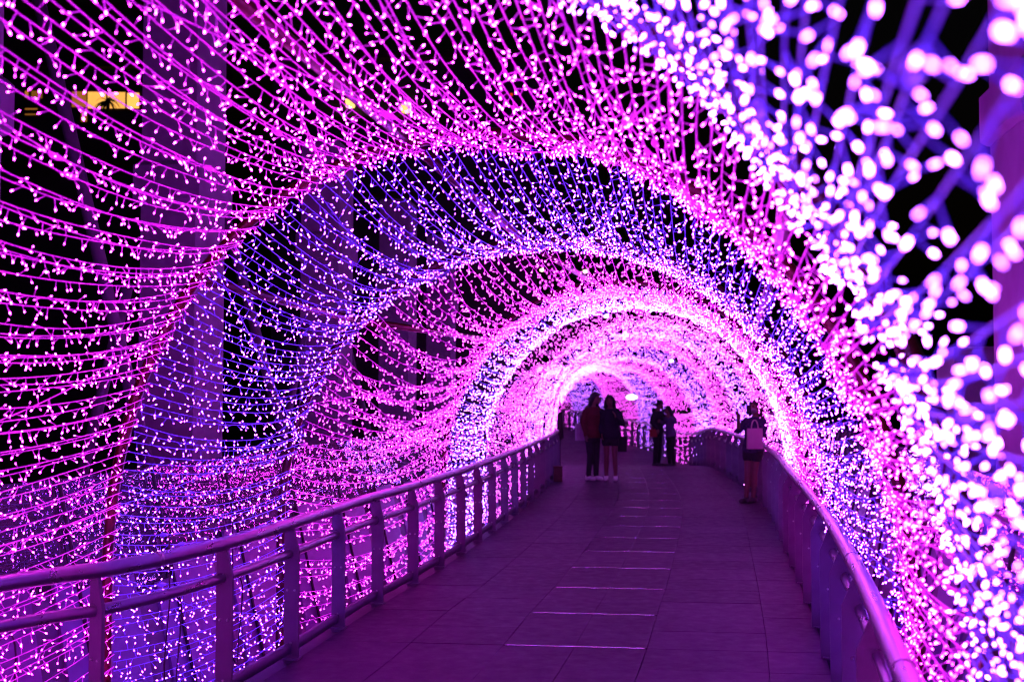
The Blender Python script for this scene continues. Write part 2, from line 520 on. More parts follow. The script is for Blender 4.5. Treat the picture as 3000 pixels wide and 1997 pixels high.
# ------------------------------------------------------------------ railings
def railing(side):
    C_, sgn = (LC, -1) if side == 'left' else (RC, 1)
    lab = ('purple lit steel railing running along the left edge of the walkway' if side == 'left'
           else 'steel railing curving along the right edge of the walkway behind the tote bag')
    y_end = 24.2 if side == 'left' else 58
    root = thing('railing', lab, 'railing', (0, 0, 0))
    y0 = -1.0 if side == 'left' else -0.9
    m = (C_[:, 1] >= y0) & (C_[:, 1] <= y_end)
    P = C_[m]
    z = ZFa(P[:, 1])
    if side == 'left':
        # rail ends by bending down and away behind the corner
        pass
    def line(off, h): return np.column_stack([P[:, 0] + sgn * off, P[:, 1], z + h])
    mb = MB().tube(line(0.0, 0.90), 0.041, 14); hand = obj('handrail', mb.mesh('handrail', M['steel'], True), root)
    mb = MB().tube(line(0.015, 0.70), 0.031, 12); obj('mid_rail', mb.mesh('mid_rail', M['steel'], True), root)
    base = line(0.02, 0.075)
    V, F = [], []
    for p in base:
        for dx, dz in ((-.012, -.032), (.028, -.032), (.028, .03), (-.012, .03)):
            V.append((p[0] + dx, p[1], p[2] + dz))
    for i in range(len(base) - 1):
        for k in range(4):
            a, b = i * 4 + k, i * 4 + (k + 1) % 4
            F.append((a, b, b + 4, a + 4))
    obj('bottom_rail', mesh_np('bottom_rail', V, F, [M['post_paint']]), root)
    # fin post: plate across the rail, chamfered towards the walkway
    s = -sgn     # direction to the walkway
    T = 0.02
    wf = .058 if side == 'left' else .080
    prof = [(-.045 * s, -0.03), (wf * s, -0.03), (wf * s, 0.715), (.022 * s, 0.86), (.022 * s, 0.895), (-.025 * s, 0.895), (-.045 * s, 0.84)]
    mb = MB().prism([(x, -T / 2, zz) for x, zz in prof], (0, T, 0))
    post_me = mb.mesh('post', M['post_paint'])
    bmb = MB().lathe([(0.0085, 0), (0.0085, 0.004), (0.006, 0.008), (0.0, 0.009)], (0, 0, 0), 8, Matrix.Rotation(math.pi / 2, 3, 'X'))
    bolt_me = bmb.mesh('bolt', M['bolt'], True)
    foot_me = MB().box((0, 0, 0.006), (0.13, 0.085, 0.012), None, 0.003).mesh('base_plate', M['post_paint'])
    k0 = -5 if side == 'left' else -5
    yk = (5.62 if side == 'left' else 5.65) + 0.97 * k0
    while yk < y_end - 0.1:
        x = (LX if side == 'left' else RX)(yk)
        d = ((LX if side == 'left' else RX)(yk + .2) - (LX if side == 'left' else RX)(yk - .2)) / .4
        ang = -math.atan(d)
        po = obj('post', post_me, root, (x, yk, ZF(yk)), (0, 0, ang))
        if yk < 17:
            for bx, bz in ((-.02, .46), (.03, .46), (.005, .11)):
                obj('bolt', bolt_me, po, (bx * s, -T / 2, bz))
            obj('base_plate', foot_me, po, (0.0, 0, 0.0))
        yk += 0.97
    # sleeve joints on the handrail
    y = 3.6
    while y < 22 and y < y_end:
        x = (LX if side == 'left' else RX)(y); x2 = (LX if side == 'left' else RX)(y + .03)
        mb = MB().tube([(x, y, ZF(y) + .9), (x2, y + .03, ZF(y) + .9)], 0.043, 14)
        obj('joint_sleeve', mb.mesh('joint_sleeve', M['bolt'], True), hand)
        y += 2.35
    return root
railing('left'); railing('right')

# ------------------------------------------------------------------ hoops and purlins
ORD = ['backmost', 'first', 'second', 'third', 'fourth', 'fifth', 'sixth', 'seventh', 'eighth', 'ninth', 'tenth', 'eleventh', 'twelfth', 'thirteenth', 'fourteenth', 'fifteenth']
for i, h in enumerate(HP):
    pts = h.at(np.linspace(0, 1, 70), -0.035)
    root = thing('tunnel_hoop', f'dark red pipe arch over the walkway, {ORD[i]} arch counted away from the camera', 'arch', tuple(h.at(0.5)[0] * [1, 1, 0]))
    o = h.at(0.5)[0] * [1, 1, 0]
    obj('pipe', MB().tube(pts - o, 0.032, 10).mesh('pipe', M['red_paint'], True), root)
    for t in (0, 1):
        p = h.at(float(t), -0.035)[0] - o
        obj('base_plate', MB().box((p[0], p[1], p[2] - 0.01), (0.18, 0.18, 0.02), None, 0.004).mesh('base_plate', M['red_paint']), root)
for i in range(1, len(HP) - 2):
    for t, nm in ((0.315, 'left shoulder'), (0.47, 'crown'), (0.685, 'right shoulder')):
        if i == 1 and nm == 'left shoulder': continue
        a, b = HP[i].at(t, -0.05)[0], HP[i + 1].at(t, -0.05)[0]
        w = 'rail' if i > 4 else 'pipe'
        obj('purlin_pipe', MB().tube([tuple(np.array([0, 0, 0.0])), tuple((b - a) / 2), tuple(b - a)], 0.03, 8).mesh('purlin_pipe', M['red_paint'], True),
            None, tuple(a), None, f'red pipe along the {nm} of the tunnel between its {ORD[i]} and {ORD[i+1]} arch', 'pipe', 'pipes joining the arches')

# ------------------------------------------------------------------ fairy lights
def bulb_template(sides, detail):
    """along +Z: stem from 0 to the head; returns stem V,F and head V,F (triangles)"""
    def lathe(prof, tip0, tip1):
        V, F = [], []
        n = len(prof)
        for r, z in prof:
            for k in range(sides):
                a = 2 * math.pi * k / sides
                V.append((r * math.cos(a), r * math.sin(a), z))
        for i in range(n - 1):
            for k in range(sides):
                a, b = i * sides + k, i * sides + (k + 1) % sides
                F.append((a, b, b + sides)); F.append((a, b + sides, a + sides))
        if tip1 is not None:
            V.append((0, 0, tip1)); j = len(V) - 1
            for k in range(sides):
                F.append(((n - 1) * sides + k, (n - 1) * sides + (k + 1) % sides, j))
        if tip0 is not None:
            V.append((0, 0, tip0)); j = len(V) - 1
            for k in range(sides):
                F.append((k, j, (k + 1) % sides))
        return np.array(V), np.array(F)
    if detail == 2:
        st = lathe([(.0014, 0), (.0017, .022), (.0026, .037)], None, None)
        hd = lathe([(.0022, .037), (.0029, .041), (.0025, .046)], .036, .049)
    elif detail == 1:
        st = lathe([(.0013, 0), (.0029, .037)], None, None)
        hd = lathe([(.0027, .040), (.0026, .046)], .035, .049)
    else:
        st = None
        hd = lathe([(.0025, .042)], .034, .049)
    return st, hd

def orient(dirs):
    """(n,3) unit dirs -> (n,3,3) matrices whose third column is dir"""
    z = dirs
    ref = np.where(np.abs(z[:, 2:3]) > 0.9, np.array([[1.0, 0, 0]]), np.array([[0, 0, 1.0]]))
    x = np.cross(ref, z); x /= np.linalg.norm(x, axis=1)[:, None]
    y = np.cross(z, x)
    return np.stack([x, y, z], axis=2)

def stamp(T, pos, mats, scl):
    V, F = T
    W = np.einsum('nij,vj->nvi', mats, V) * scl[:, None, None] + pos[:, None, :]
    G = F[None] + (np.arange(len(pos)) * len(V))[:, None, None]
    return W.reshape(-1, 3), G.reshape(-1, 3)

pitch = math.radians(2.47)
def project(P):
    d = P - np.array([0, 0, CAMH])
    fwd = d[:, 1] * math.cos(pitch) + d[:, 2] * math.sin(pitch)
    up = -d[:, 1] * math.sin(pitch) + d[:, 2] * math.cos(pitch)
    f = np.maximum(fwd, 1e-3)
    return 1500 + d[:, 0] / f * FPX, 998.5 - up / f * FPX, fwd

SECT_LABEL = {
    0: ('violet fairy light net nearest the camera, blurred into large white discs at far right', 'blue'),
    1: ('hot pink fairy light net filling the upper left, hung up to the second arch', 'pink'),
    2: ('blue violet fairy light net beyond the pink one, with the red pipe at its left', 'blue'),
    3: ('second pink fairy light net from the camera, swagging behind the left handrail', 'pink'),
    4: ('second blue fairy light net, a dark-gapped blue white band before the bright rings', 'blue'),
}
for s in range(5, 15):
    SECT_LABEL[s] = (f'dense {"pink" if s % 2 else "blue white"} fairy light ring between the {ORD[s]} and {ORD[s+1]} arch of the far tunnel', 'pink' if s % 2 else 'blue')

NSTR = {0: 215, 1: 175, 2: 160, 3: 106, 4: 165}
for s in range(15):
    h0, h1 = HP[s], HP[s + 1]
    label, colr = SECT_LABEL[s]
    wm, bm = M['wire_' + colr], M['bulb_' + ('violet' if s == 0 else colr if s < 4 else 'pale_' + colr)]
    org = (h0.c + h1.c) / 2
    org = np.array([org[0], org[1], 0.0])
    root = thing('fairy_light_net', label, 'string lights', tuple(org), group='fairy light nets of the tunnel')
    det = 2 if s <= 2 else (1 if s <= 4 else 0)
    sides = 5 if s <= 2 else (4 if s <= 4 else 4)
    ST, HD = bulb_template(sides, det)
    n = NSTR.get(s, 122)
    span = np.linalg.norm(h1.c - h0.c)
    ts = (np.arange(n) + 0.5) / n + rng.normal(0, (0.14 if s < 5 else 0.45) / n, n)
    extra = (0 if s == 0 else 5) if s <= 4 else 3
    strings = [(t, np.clip(t + rng.normal(0, 0.35 / n), 0.002, 0.998), False) for t in np.clip(ts, 0.002, 0.998)]
    for _ in range(extra):
        a = rng.uniform(0.1, 0.9); strings.append((a, np.clip(a + rng.choice([-1, 1]) * rng.uniform(0.05, 0.12), 0.02, 0.98), True))
    all_pos, all_dir, all_scl, all_str = [], [], [], []
    str_objs = []
    npt = 22 if s <= 3 else 12
    for (t0, t1, loose) in strings:
        A = h0.at(t0, 0.02)[0]; B = h1.at(t1, 0.02)[0]
        L = np.linalg.norm(B - A)
        x = np.linspace(0, 1, npt)
        P = A + (B - A) * x[:, None]
        side = abs(t0 - 0.5) * 2                      # 0 at the crown, 1 at the feet
        sag = L * (0.030 + 0.012 * (1 - side)) * rng.uniform(0.75, 1.25)
        sag *= 1 + 0.5 * math.exp(-((t0 - 0.34) / 0.09) ** 2)
        if rng.random() < 0.04 and s > 0: sag *= 1.7
        sag *= 1 - 0.3 / (1 + math.exp(-(t0 - 0.58) / 0.03))
        if s == 3: sag *= 1.25
        P[:, 2] -= 4 * sag * x * (1 - x)
        # the pull of the net draws the lines in between the arches
        cc = (h0.c + (h1.c - h0.c) * x[:, None])
        inn = cc - P[:, :2]
        P[:, :2] += inn * ((0.004 + 0.031 / (1 + math.exp(-(0.27 - abs(t0 - 0.5)) / 0.025))) * 4 * x * (1 - x))[:, None]
        w = rng.normal(0, 1, (4, 3)) * [0.4, 0.4, 1]
        for k in range(2, 5):
            P += (np.sin(np.pi * k * x) * (0.010 if not loose else 0.03) / k)[:, None] * w[k - 2] * min(1.5, L / 3)
        r = 0.0019 if s == 0 else (0.0024 if s <= 4 else 0.0026)
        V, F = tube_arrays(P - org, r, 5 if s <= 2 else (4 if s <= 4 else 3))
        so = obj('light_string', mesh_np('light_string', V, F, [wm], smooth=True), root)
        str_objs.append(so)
        # bulbs along the wire
        seg = np.linalg.norm(np.diff(P, axis=0), axis=1); acc = np.concatenate([[0], np.cumsum(seg)])
        gap = 0.061 if s in (0, 1, 3) else (0.060 if s <= 4 else 0.080)
        q = np.arange(rng.uniform(0, gap), acc[-1], gap)
        q = np.clip(q + rng.normal(0, 0.014, len(q)), 0, acc[-1])
        pos = np.column_stack([np.interp(q, acc, P[:, j]) for j in range(3)])
        if s >= 5: pos = pos + rng.normal(0, 0.042, pos.shape)
        tan = (B - A) / L
        d = rng.normal(0, 1, (len(q), 3)); d[:, 2] -= 0.75
        d -= (d @ tan)[:, None] * tan[None] * 0.6
        d /= np.linalg.norm(d, axis=1)[:, None]
        all_pos.append(pos); all_dir.append(d); all_scl.append(rng.uniform(0.74, 1.08, len(q))); all_str.append(np.full(len(q), len(str_objs) - 1))
        # plug / rectifier lump on some strings
        if s <= 3 and rng.random() < 0.22:
            k = rng.integers(4, npt - 5)
            p, p2 = P[k], P[k + 1]; e = (p2 - p) / np.linalg.norm(p2 - p)
            pl = np.array([p + e * z for z in (0, .02, .05, .075, .1)])
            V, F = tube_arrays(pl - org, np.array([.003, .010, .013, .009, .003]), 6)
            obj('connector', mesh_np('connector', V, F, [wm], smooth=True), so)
    pos = np.vstack(all_pos); dr = np.vstack(all_dir); sc = np.concatenate(all_scl); si = np.concatenate(all_str)
    keep = np.ones(len(pos), bool)
    if s <= 3:
        px, py, fw = project(pos)
        vis = (px > 0) & (px < 3000) & (py > 0) & (py < 1997) & (fw > 0.4)
        dist = np.where(vis, fw, 1e9)
        near = np.argsort(dist)[:300]
        near = near[dist[near] < 1e8]
        Vs = np.vstack([ST[0], HD[0]]); Fs = np.vstack([ST[1], HD[1] + len(ST[0])])
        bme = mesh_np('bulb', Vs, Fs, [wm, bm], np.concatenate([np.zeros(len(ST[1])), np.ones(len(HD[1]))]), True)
        mats = orient(dr[near])
        for j, k in enumerate(near):
            o = obj('bulb', bme, str_objs[si[k]])
            m4 = Matrix(mats[j].tolist()).to_4x4()
            o.matrix_local = Matrix.Translation(pos[k] - org) @ m4 @ Matrix.Scale(float(sc[k]), 4)
        keep[near] = False
    pos, dr, sc = pos[keep] - org, dr[keep], sc[keep]
    mats = orient(dr)
    hv, hf = stamp(HD, pos, mats, sc)
    if ST is not None:
        sv, sf = stamp(ST, pos, mats, sc)
        V = np.vstack([sv, hv]); F = np.vstack([sf, hf + len(sv)])
        mi = np.concatenate([np.zeros(len(sf)), np.ones(len(hf))])
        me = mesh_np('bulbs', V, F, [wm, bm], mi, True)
    else:
        me = mesh_np('bulbs', hv, hf, [bm], None, True)
    obj('bulbs', me, root, kind='stuff')


# ------------------------------------------------------------------ glass parapets outside the light tunnel
def parapet(side):
    fx = LX if side == 'left' else RX
    sg = -1 if side == 'left' else 1
    off_b, off_t = (0.62, 1.12) if side == 'left' else (0.55, 0.95)
    ZB, ZT = -1.0, 1.25
    lab = ('leaning glass parapet mirroring fairy lights behind the left handrail' if side == 'left'
           else 'leaning glass parapet with mirrored lights behind the blurred nets at right')
    root = thing('glass_parapet', lab, 'parapet', (0, 0, 0))
    def pt(y, z, extra=0.0):
        k = (z - ZB) / (ZT - ZB)
        d = (fx(y + .4) - fx(y - .4)) / .8
        nn = np.array([1, -d]) / math.hypot(1, d)          # towards +x across the rail
        o = off_b + (off_t - off_b) * k + extra
        return np.array([fx(y) + sg * o * nn[0], y + sg * o * nn[1], z + ZF(y)])
    y, W = (4.2 if side == 'left' else 1.6), 1.16
    i = 0
    while y < 30:
        a, b = y + 0.008, y + W - 0.008
        ZG = 0.42
        q = [pt(a, ZG), pt(b, ZG), pt(b, ZT), pt(a, ZT)]
        c = sum(q) / 4
        back = [pt(a, ZG, .024), pt(b, ZG, .024), pt(b, ZT, .024), pt(a, ZT, .024)]
        mb = MB().add([p - c for p in q] + [p - c for p in back], [(0, 1, 2, 3), (7, 6, 5, 4)] + [(j, 4 + j, 4 + (j + 1) % 4, (j + 1) % 4) for j in range(4)])
        obj('pane', mb.mesh('pane', M['glass']), root, tuple(c))
        m0, m1 = pt(y, ZB - .1, -.075), pt(y, ZT - 0.005, -.04)
        obj('mullion', MB().tube([m0 - m0, (m1 - m0) / 2, m1 - m0], 0.013, 6).mesh('mullion', M['mullion']), root, tuple(m0))
        # white fascia boards behind the lower glass, dark gaps between them
        zt = [0.66, 0.74, 0.60, 0.70][i % 4]
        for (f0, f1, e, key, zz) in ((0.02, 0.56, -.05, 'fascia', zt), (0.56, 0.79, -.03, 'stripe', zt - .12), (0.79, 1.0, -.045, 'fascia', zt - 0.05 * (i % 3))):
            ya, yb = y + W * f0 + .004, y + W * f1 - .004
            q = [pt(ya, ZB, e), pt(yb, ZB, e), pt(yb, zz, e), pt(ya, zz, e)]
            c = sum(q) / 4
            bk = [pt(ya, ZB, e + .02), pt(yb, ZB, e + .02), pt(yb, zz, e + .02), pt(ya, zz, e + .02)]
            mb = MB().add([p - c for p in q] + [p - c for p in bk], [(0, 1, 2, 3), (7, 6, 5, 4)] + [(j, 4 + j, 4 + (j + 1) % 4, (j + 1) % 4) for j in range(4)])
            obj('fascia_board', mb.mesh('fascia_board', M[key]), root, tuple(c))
        y += W; i += 1
parapet('left'); parapet('right')

# ------------------------------------------------------------------ concrete columns and slanting struts
def column(x, y, w, d, ztop, rot, label):
    root = thing('concrete_column', label, 'column', (x, y, -2.2), (0, 0, rot), 'columns beside the walkway')
    obj('shaft', MB().box((0, 0, ztop / 2), (w, d, ztop), None, 0.04).mesh('shaft', M['concrete']), root)
    if ztop > 6: obj('collar', MB().box((0, 0, 6.4), (w + .14, d + .14, 0.5), None, 0.05).mesh('collar', M['concrete']), root)
    obj('plinth', MB().box((0, 0, 0.4), (w + .3, d + .3, 0.8), None, 0.05).mesh('plinth', M['concrete']), root)
LCOLS = [((-4.72, 9.0), 'wide concrete column cut by the left edge of the photo'),
         ((-3.95, 13.4), 'tall purple lit concrete column behind the arch with the red side pipe'),
         ((-3.18, 19.2), 'concrete column right of the one behind the red side pipe'),
         ((-2.55, 25.0), 'third concrete column right of the wide left edge one, behind the second pink net'),
         ((-1.95, 30.8), 'narrow looking concrete column farthest along the left side')]
for (x, y), lb in LCOLS:
    column(x, y, 0.66, 0.95, 14 if y < 15 else 8.2, -0.1, lb)
for (x, y), lb in [((4.75, 9.2), 'concrete column dimly seen at the right edge behind blurred lights')]:
    column(x, y, 1.2, 1.1, 14, -0.15, lb)
column(6.9, 16.2, 1.2, 1.1, 4.6, -0.15, 'low concrete column behind the hot pink lights at right')
def strut(a, b, r, label):
    a, b = Vector(a), Vector(b)
    obj('slanting_strut', MB().tube([(0, 0, 0), tuple((b - a) / 2), tuple(b - a)], r, 12).mesh('slanting_strut', M['strut'], True), None, tuple(a), None, label, 'strut', 'slanting struts behind the left parapet')
strut((-3.30, 11.0, 0.0), (-5.20, 11.0, 7.6), .065, 'long grey strut leaning left between the two left columns')
strut((-4.40, 11.05, 0.2), (-3.80, 11.05, 2.85), .055, 'short grey strut leaning right to meet the long strut at far left')
strut((-2.98, 16.0, 0.1), (-4.75, 16.0, 6.6), .07, 'long grey strut leaning left behind the blue net')
strut((-3.42, 16.05, 0.3), (-2.96, 16.05, 2.75), .055, 'short grey strut leaning right behind the blue net')
strut((-2.60, 22.0, 0.0), (-4.1, 22.0, 6.2), .08, 'grey strut leaning left between columns behind the second pink net')

# ------------------------------------------------------------------ dark buildings with lit windows
def px(x, y, Y):
    """plan helper: where a sight line meets the distance Y"""
    k = Y / FPX
    return (x - 1500) * k, CAMH + (1140 - y) * k
def building(name, label, x0, x1, y, h, wins, fl):
    root = thing(name, label, 'building', ((x0 + x1) / 2, y, -2.2))
    ox = (x0 + x1) / 2
    obj('wall', MB().box((0, 4.0, h / 2), (x1 - x0, 8, h)).mesh('wall', M['building']), root)
    obj('roof', MB().box((0, 3.9, h + .15), (x1 - x0 + .8, 9, .3)).mesh('roof', M['timber']), root)
    for (a, b, c, d, key) in wins:
        w, hh = b - a, d - c
        f = obj('window', MB().box((0, -0.03, 0), (w + .16, .06, hh + .16)).mesh('window', M['timber']), root, ((a + b) / 2 - ox, -0.003, (c + d) / 2 + 2.2))
        obj('pane', MB().box((0, -0.075, 0), (w, .02, hh)).mesh('pane', M[key]), f)
    for z in fl:
        obj('ledge', MB().box((0, -0.25, z), (x1 - x0 - .1, .5, .18)).mesh('ledge', M['timber']), root)
    return root
Y = 40.0
W = []
for (a, b, c, d, k) in ((61, 71, 260, 280, 'window_dim'), (80, 112, 260, 282, 'window_dim'), (200, 243, 262, 308, 'window_dim'), (247, 300, 263, 312, 'window_glow'),
                        (306, 357, 264, 312, 'window_glow'), (363, 398, 266, 312, 'window_glow'), (228, 245, 318, 352, 'window_dim'), (62, 98, 312, 316, 'window_dim'), (62, 98, 328, 332, 'window_dim')):
    x0, z1 = px(a, c, Y); x1, z0 = px(b, d, Y)
    W.append((x0, x1, z0, z1, k))
building('teahouse_building', 'dark building with glowing orange windows high at upper left', -21, -12.6, Y, 17.5, W, (12.0, 15.6))
building('office_building', 'dark building carrying two warm wall lamps beyond the pink net', -9.5, 1.0, 44.0, 17.0, [], (11.6, 14.6))
def lamp(name, label, loc, s, key, group=None, yaw=0.0):
    root = thing(name, label, 'lamp', loc, (0, 0, yaw), group)
    obj('shade', MB().lathe([(s * .5, -s * .45), (s * .62, s * .45), (s * .5, s * .48)], (0, 0, 0), 14).mesh('shade', M[key], True), root)
    obj('bracket', MB().box((0, s * .8, s * .35), (s * .2, s * 1.2, s * .12)).mesh('bracket', M['lamp_body']), root)
for (u, v, lb) in ((1022, 296, 'warm wall lamp left of its twin, seen through the upper pink lights'), (1186, 312, 'warm wall lamp right of its twin, seen through the upper pink lights')):
    x, z = px(u, v, 43.5); lamp('wall_lamp', lb, (x, 43.5, z), .34, 'lamp_warm', 'warm wall lamps')
def flood(label, u, v, Yd, w, h, key, group=None):
    x, z = px(u, v, Yd)
    root = thing('flood_lamp', label, 'lamp', (x, Yd, z), (0, 0, 0), group)
    P = [(w / 2 * math.cos(a), h / 2 * math.sin(a)) for a in np.linspace(0, 2 * math.pi, 18, endpoint=False)]
    obj('lens', MB().prism([(p[0], 0, p[1]) for p in P], (0, .03, 0)).mesh('lens', M[key]), root)
    obj('housing', MB().prism([(p[0] * 1.12, .032, p[1] * 1.12) for p in P], (0, .12, 0)).mesh('housing', M['lamp_body']), root)
flood('bright white oval lamp on the far tunnel wall between the two couples', 1850, 1163, 34.5, .34, .16, 'lamp_white')
flood('small white lamp under the tunnel crown right of the couple in front', 1777, 926, 17.4, .07, .06, 'lamp_green', 'small lamps in the tunnel roof')
flood('pale green lamp seen through the crown of the blue net', 1513, 583, 24.0, .13, .06, 'lamp_green', 'small lamps in the tunnel roof')
flood('pale lamp seen through the second pink net, left of two', 1588, 790, 26.0, .1, .07, 'lamp_green', 'small lamps in the tunnel roof')
flood('pale lamp seen through the second pink net, right of two', 1716, 794, 26.0, .12, .08, 'lamp_green', 'small lamps in the tunnel roof')
flood('small white lamp high on the right wall of the far tunnel', 1967, 1057, 24.6, .09, .06, 'lamp_white', 'small lamps in the tunnel roof')
for (u, v, lb) in ((1529, 37, 'upper red indicator lamp beyond the pink crown lights'), (1498, 269, 'middle red indicator lamp beyond the pink crown lights'), (1513, 432, 'lower red indicator lamp under the pink crown lights')):
    flood(lb, u, v, 40.0, .12, .12, 'lamp_red', 'red indicator lamps')

# palm-like shrub in front of the glowing windows
def shrub(label, loc, n, L, h):
    root = thing('potted_palm', label, 'plant', loc)
    obj('trunk', MB().tube([(0, 0, 0), (.04, 0, h * .5), (0, 0, h)], .05, 7).mesh('trunk', M['bark'], True), root)
    for k in range(n):
        a = 2 * math.pi * k / n + random.uniform(-.2, .2); up = random.uniform(.1, .9); l = L * random.uniform(.7, 1.1)
        pts = [Vector((math.cos(a) * l * t, math.sin(a) * l * t, h + l * (up * t - 1.1 * t * t))) for t in (0, .25, .5, .75, 1)]
        sd = Vector((-math.sin(a), math.cos(a), 0))
        V, F = [], []
        for i, p in enumerate(pts):
            w = l * .09 * (1 - abs(i / 4 - .4)) * (0.15 if i == 4 else 1)
            V += [p - sd * w, p + Vector((0, 0, w * .4)), p + sd * w]
        for i in range(4):
            F += [(3 * i, 3 * i + 1, 3 * i + 4, 3 * i + 3), (3 * i + 1, 3 * i + 2, 3 * i + 5, 3 * i + 4)]
        obj('frond', MB().add(V, F).mesh('frond', M['leaf']), root)
x, z = px(303, 290, 39.0)
shrub('dark spiky palm silhouetted against the orange windows', (x, 39.0, z - 1.9), 16, .62, 1.9)

# ------------------------------------------------------------------ people
def capsule(mb, a, b, ra, rb, n=10):
    a, b = Vector(a), Vector(b)
    d = (b - a); L = d.length
    q = d.to_track_quat('Z', 'Y').to_matrix() if L > 1e-6 else Matrix.Identity(3)
    prof = []
    for k in range(4):
        t = math.pi / 2 * k / 4; prof.append((ra * math.sin(t) + 1e-4, -ra * math.cos(t)))
    prof.append((ra, 0)); prof.append((rb, L))
    for k in range(1, 4):
        t = math.pi / 2 * k / 4; prof.append((rb * math.cos(t), L + rb * math.sin(t)))
    prof.append((1e-4, L + rb))
    mb.lathe(prof, a, n, q)
def ell(mb, c, r, n=14, R=None):
    prof = []
    for k in range(9):
        t = math.pi * k / 8
        prof.append((math.sin(t) + 1e-4, -math.cos(t)))
    S = Matrix.Diagonal(Vector(r))
    mb.lathe(prof, c, n, (R @ S) if R is not None else S)
def loft(mb, rings, n=16):
    P, Fs = [], []
    for (z, cx, cy_, rx, ry) in rings:
        for k in range(n):
            a = 2 * math.pi * k / n
            P.append((cx + rx * math.cos(a), cy_ + ry * math.sin(a), z))
    for i in range(len(rings) - 1):
        for k in range(n):
            a, b = i * n + k, i * n + (k + 1) % n
            Fs.append((a, b, b + n, a + n))
    Fs.append(tuple(range(n))[::-1]); Fs.append(tuple(range((len(rings) - 1) * n, len(rings) * n)))
    mb.add(P, Fs)
def fuse(mb, name, mat, voxel, smooth=2):
    me = mb.mesh(name, mat)
    o = bpy.data.objects.new('tmp', me); COL.objects.link(o)
    m = o.modifiers.new('r', 'REMESH'); m.mode = 'VOXEL'; m.voxel_size = voxel
    if smooth:
        m2 = o.modifiers.new('s', 'SMOOTH'); m2.factor = 0.5; m2.iterations = smooth
    return bake(o, name, mat)

M['skin'] = surf('skin', (0.14, 0.06, 0.05), 0.5, 0, 0.08, 20)
M['hair'] = surf('black_hair', (0.012, 0.010, 0.010), 0.38, 0, 0.3, 60, 0.4, 120, (1, 1, .1))
M['jacket_rose'] = surf('rose_jacket', (0.085, 0.014, 0.014), 0.85, 0, 0.15, 25, 0.3, 60)
M['sweater_navy'] = surf('navy_sweater', (0.012, 0.008, 0.022), 0.9, 0, 0.2, 30, 0.4, 90)
M['black_cloth'] = surf('black_cloth', (0.015, 0.014, 0.018), 0.85, 0, 0.3, 20, 0.3, 60)
M['lavender'] = surf('lavender_top', (0.10, 0.07, 0.16), 0.85, 0, 0.12, 20, 0.3, 60)
M['shoe_white'] = surf('white_shoe', (0.75, 0.72, 0.74), 0.5, 0, 0.08, 25)
M['shoe_dark'] = surf('dark_shoe', (0.04, 0.035, 0.04), 0.5, 0, 0.2, 25)
M['tote_pink'] = surf('pale_tote', (0.50, 0.24, 0.36), 0.6, 0, 0.06, 8, 0.15, 20)
M['bag_orange'] = surf('orange_bag', (0.22, 0.02, 0.006), 0.6, 0, 0.15, 15)
M['bag_pale'] = surf('pale_bag', (0.42, 0.33, 0.45), 0.5, 0, 0.12, 10)
M['mask'] = surf('face_mask', (0.20, 0.12, 0.22), 0.8, 0, 0.1, 30)
M['eye'] = surf('dark_eye', (0.01, 0.008, 0.008), 0.2)
M['lip'] = surf('lip', (0.30, 0.08, 0.08), 0.4)
M['phone'] = surf('phone_black', (0.02, 0.02, 0.025), 0.15)
def plaid():
    m, nt, b = new_mat('blue_plaid')
    tc = N(nt, 'ShaderNodeTexCoord')
    ck = N(nt, 'ShaderNodeTexChecker')
    ck.inputs['Scale'].default_value = 26
    ck.inputs['Color1'].default_value = (0.018, 0.013, 0.05, 1)
    ck.inputs['Color2'].default_value = (0.045, 0.026, 0.09, 1)
    nt.links.new(tc.outputs['Object'], ck.inputs['Vector'])
    nt.links.new(ck.outputs['Color'], b.inputs['Base Color'])
    b.inputs['Roughness'].default_value = 0.85
    return m
M['plaid'] = plaid()

def hand(mb, wr, d, nrm, side):
    """palm and five bent fingers beyond the wrist; d points along the hand, nrm out of the palm"""
    d, nrm = Vector(d).normalized(), Vector(nrm).normalized()
    w = d.cross(nrm).normalized() * side
    wr = Vector(wr)
    for k in range(4):
        o = w * (0.012 * (k - 1.5) * 1.5)
        capsule(mb, wr + o * .6, wr + d * .075 + o, .013, .0115, 8)
    for k, l in enumerate((.062, .072, .068, .052)):
        o = w * (0.019 * (k - 1.5))
        p0 = wr + d * .075 + o; p1 = p0 + d * l * .5 + nrm * .008; p2 = p1 + d * l * .35 + nrm * .022
        capsule(mb, p0, p1, .0095, .009, 7); capsule(mb, p1, p2, .009, .008, 7)
    t0 = wr + d * .022 - w * .026; t1 = t0 + d * .03 - w * .022 + nrm * .01; t2 = t1 + d * .03 - w * .004 + nrm * .012
    capsule(mb, t0, t1, .012, .0105, 7); capsule(mb, t1, t2, .0105, .009, 7)

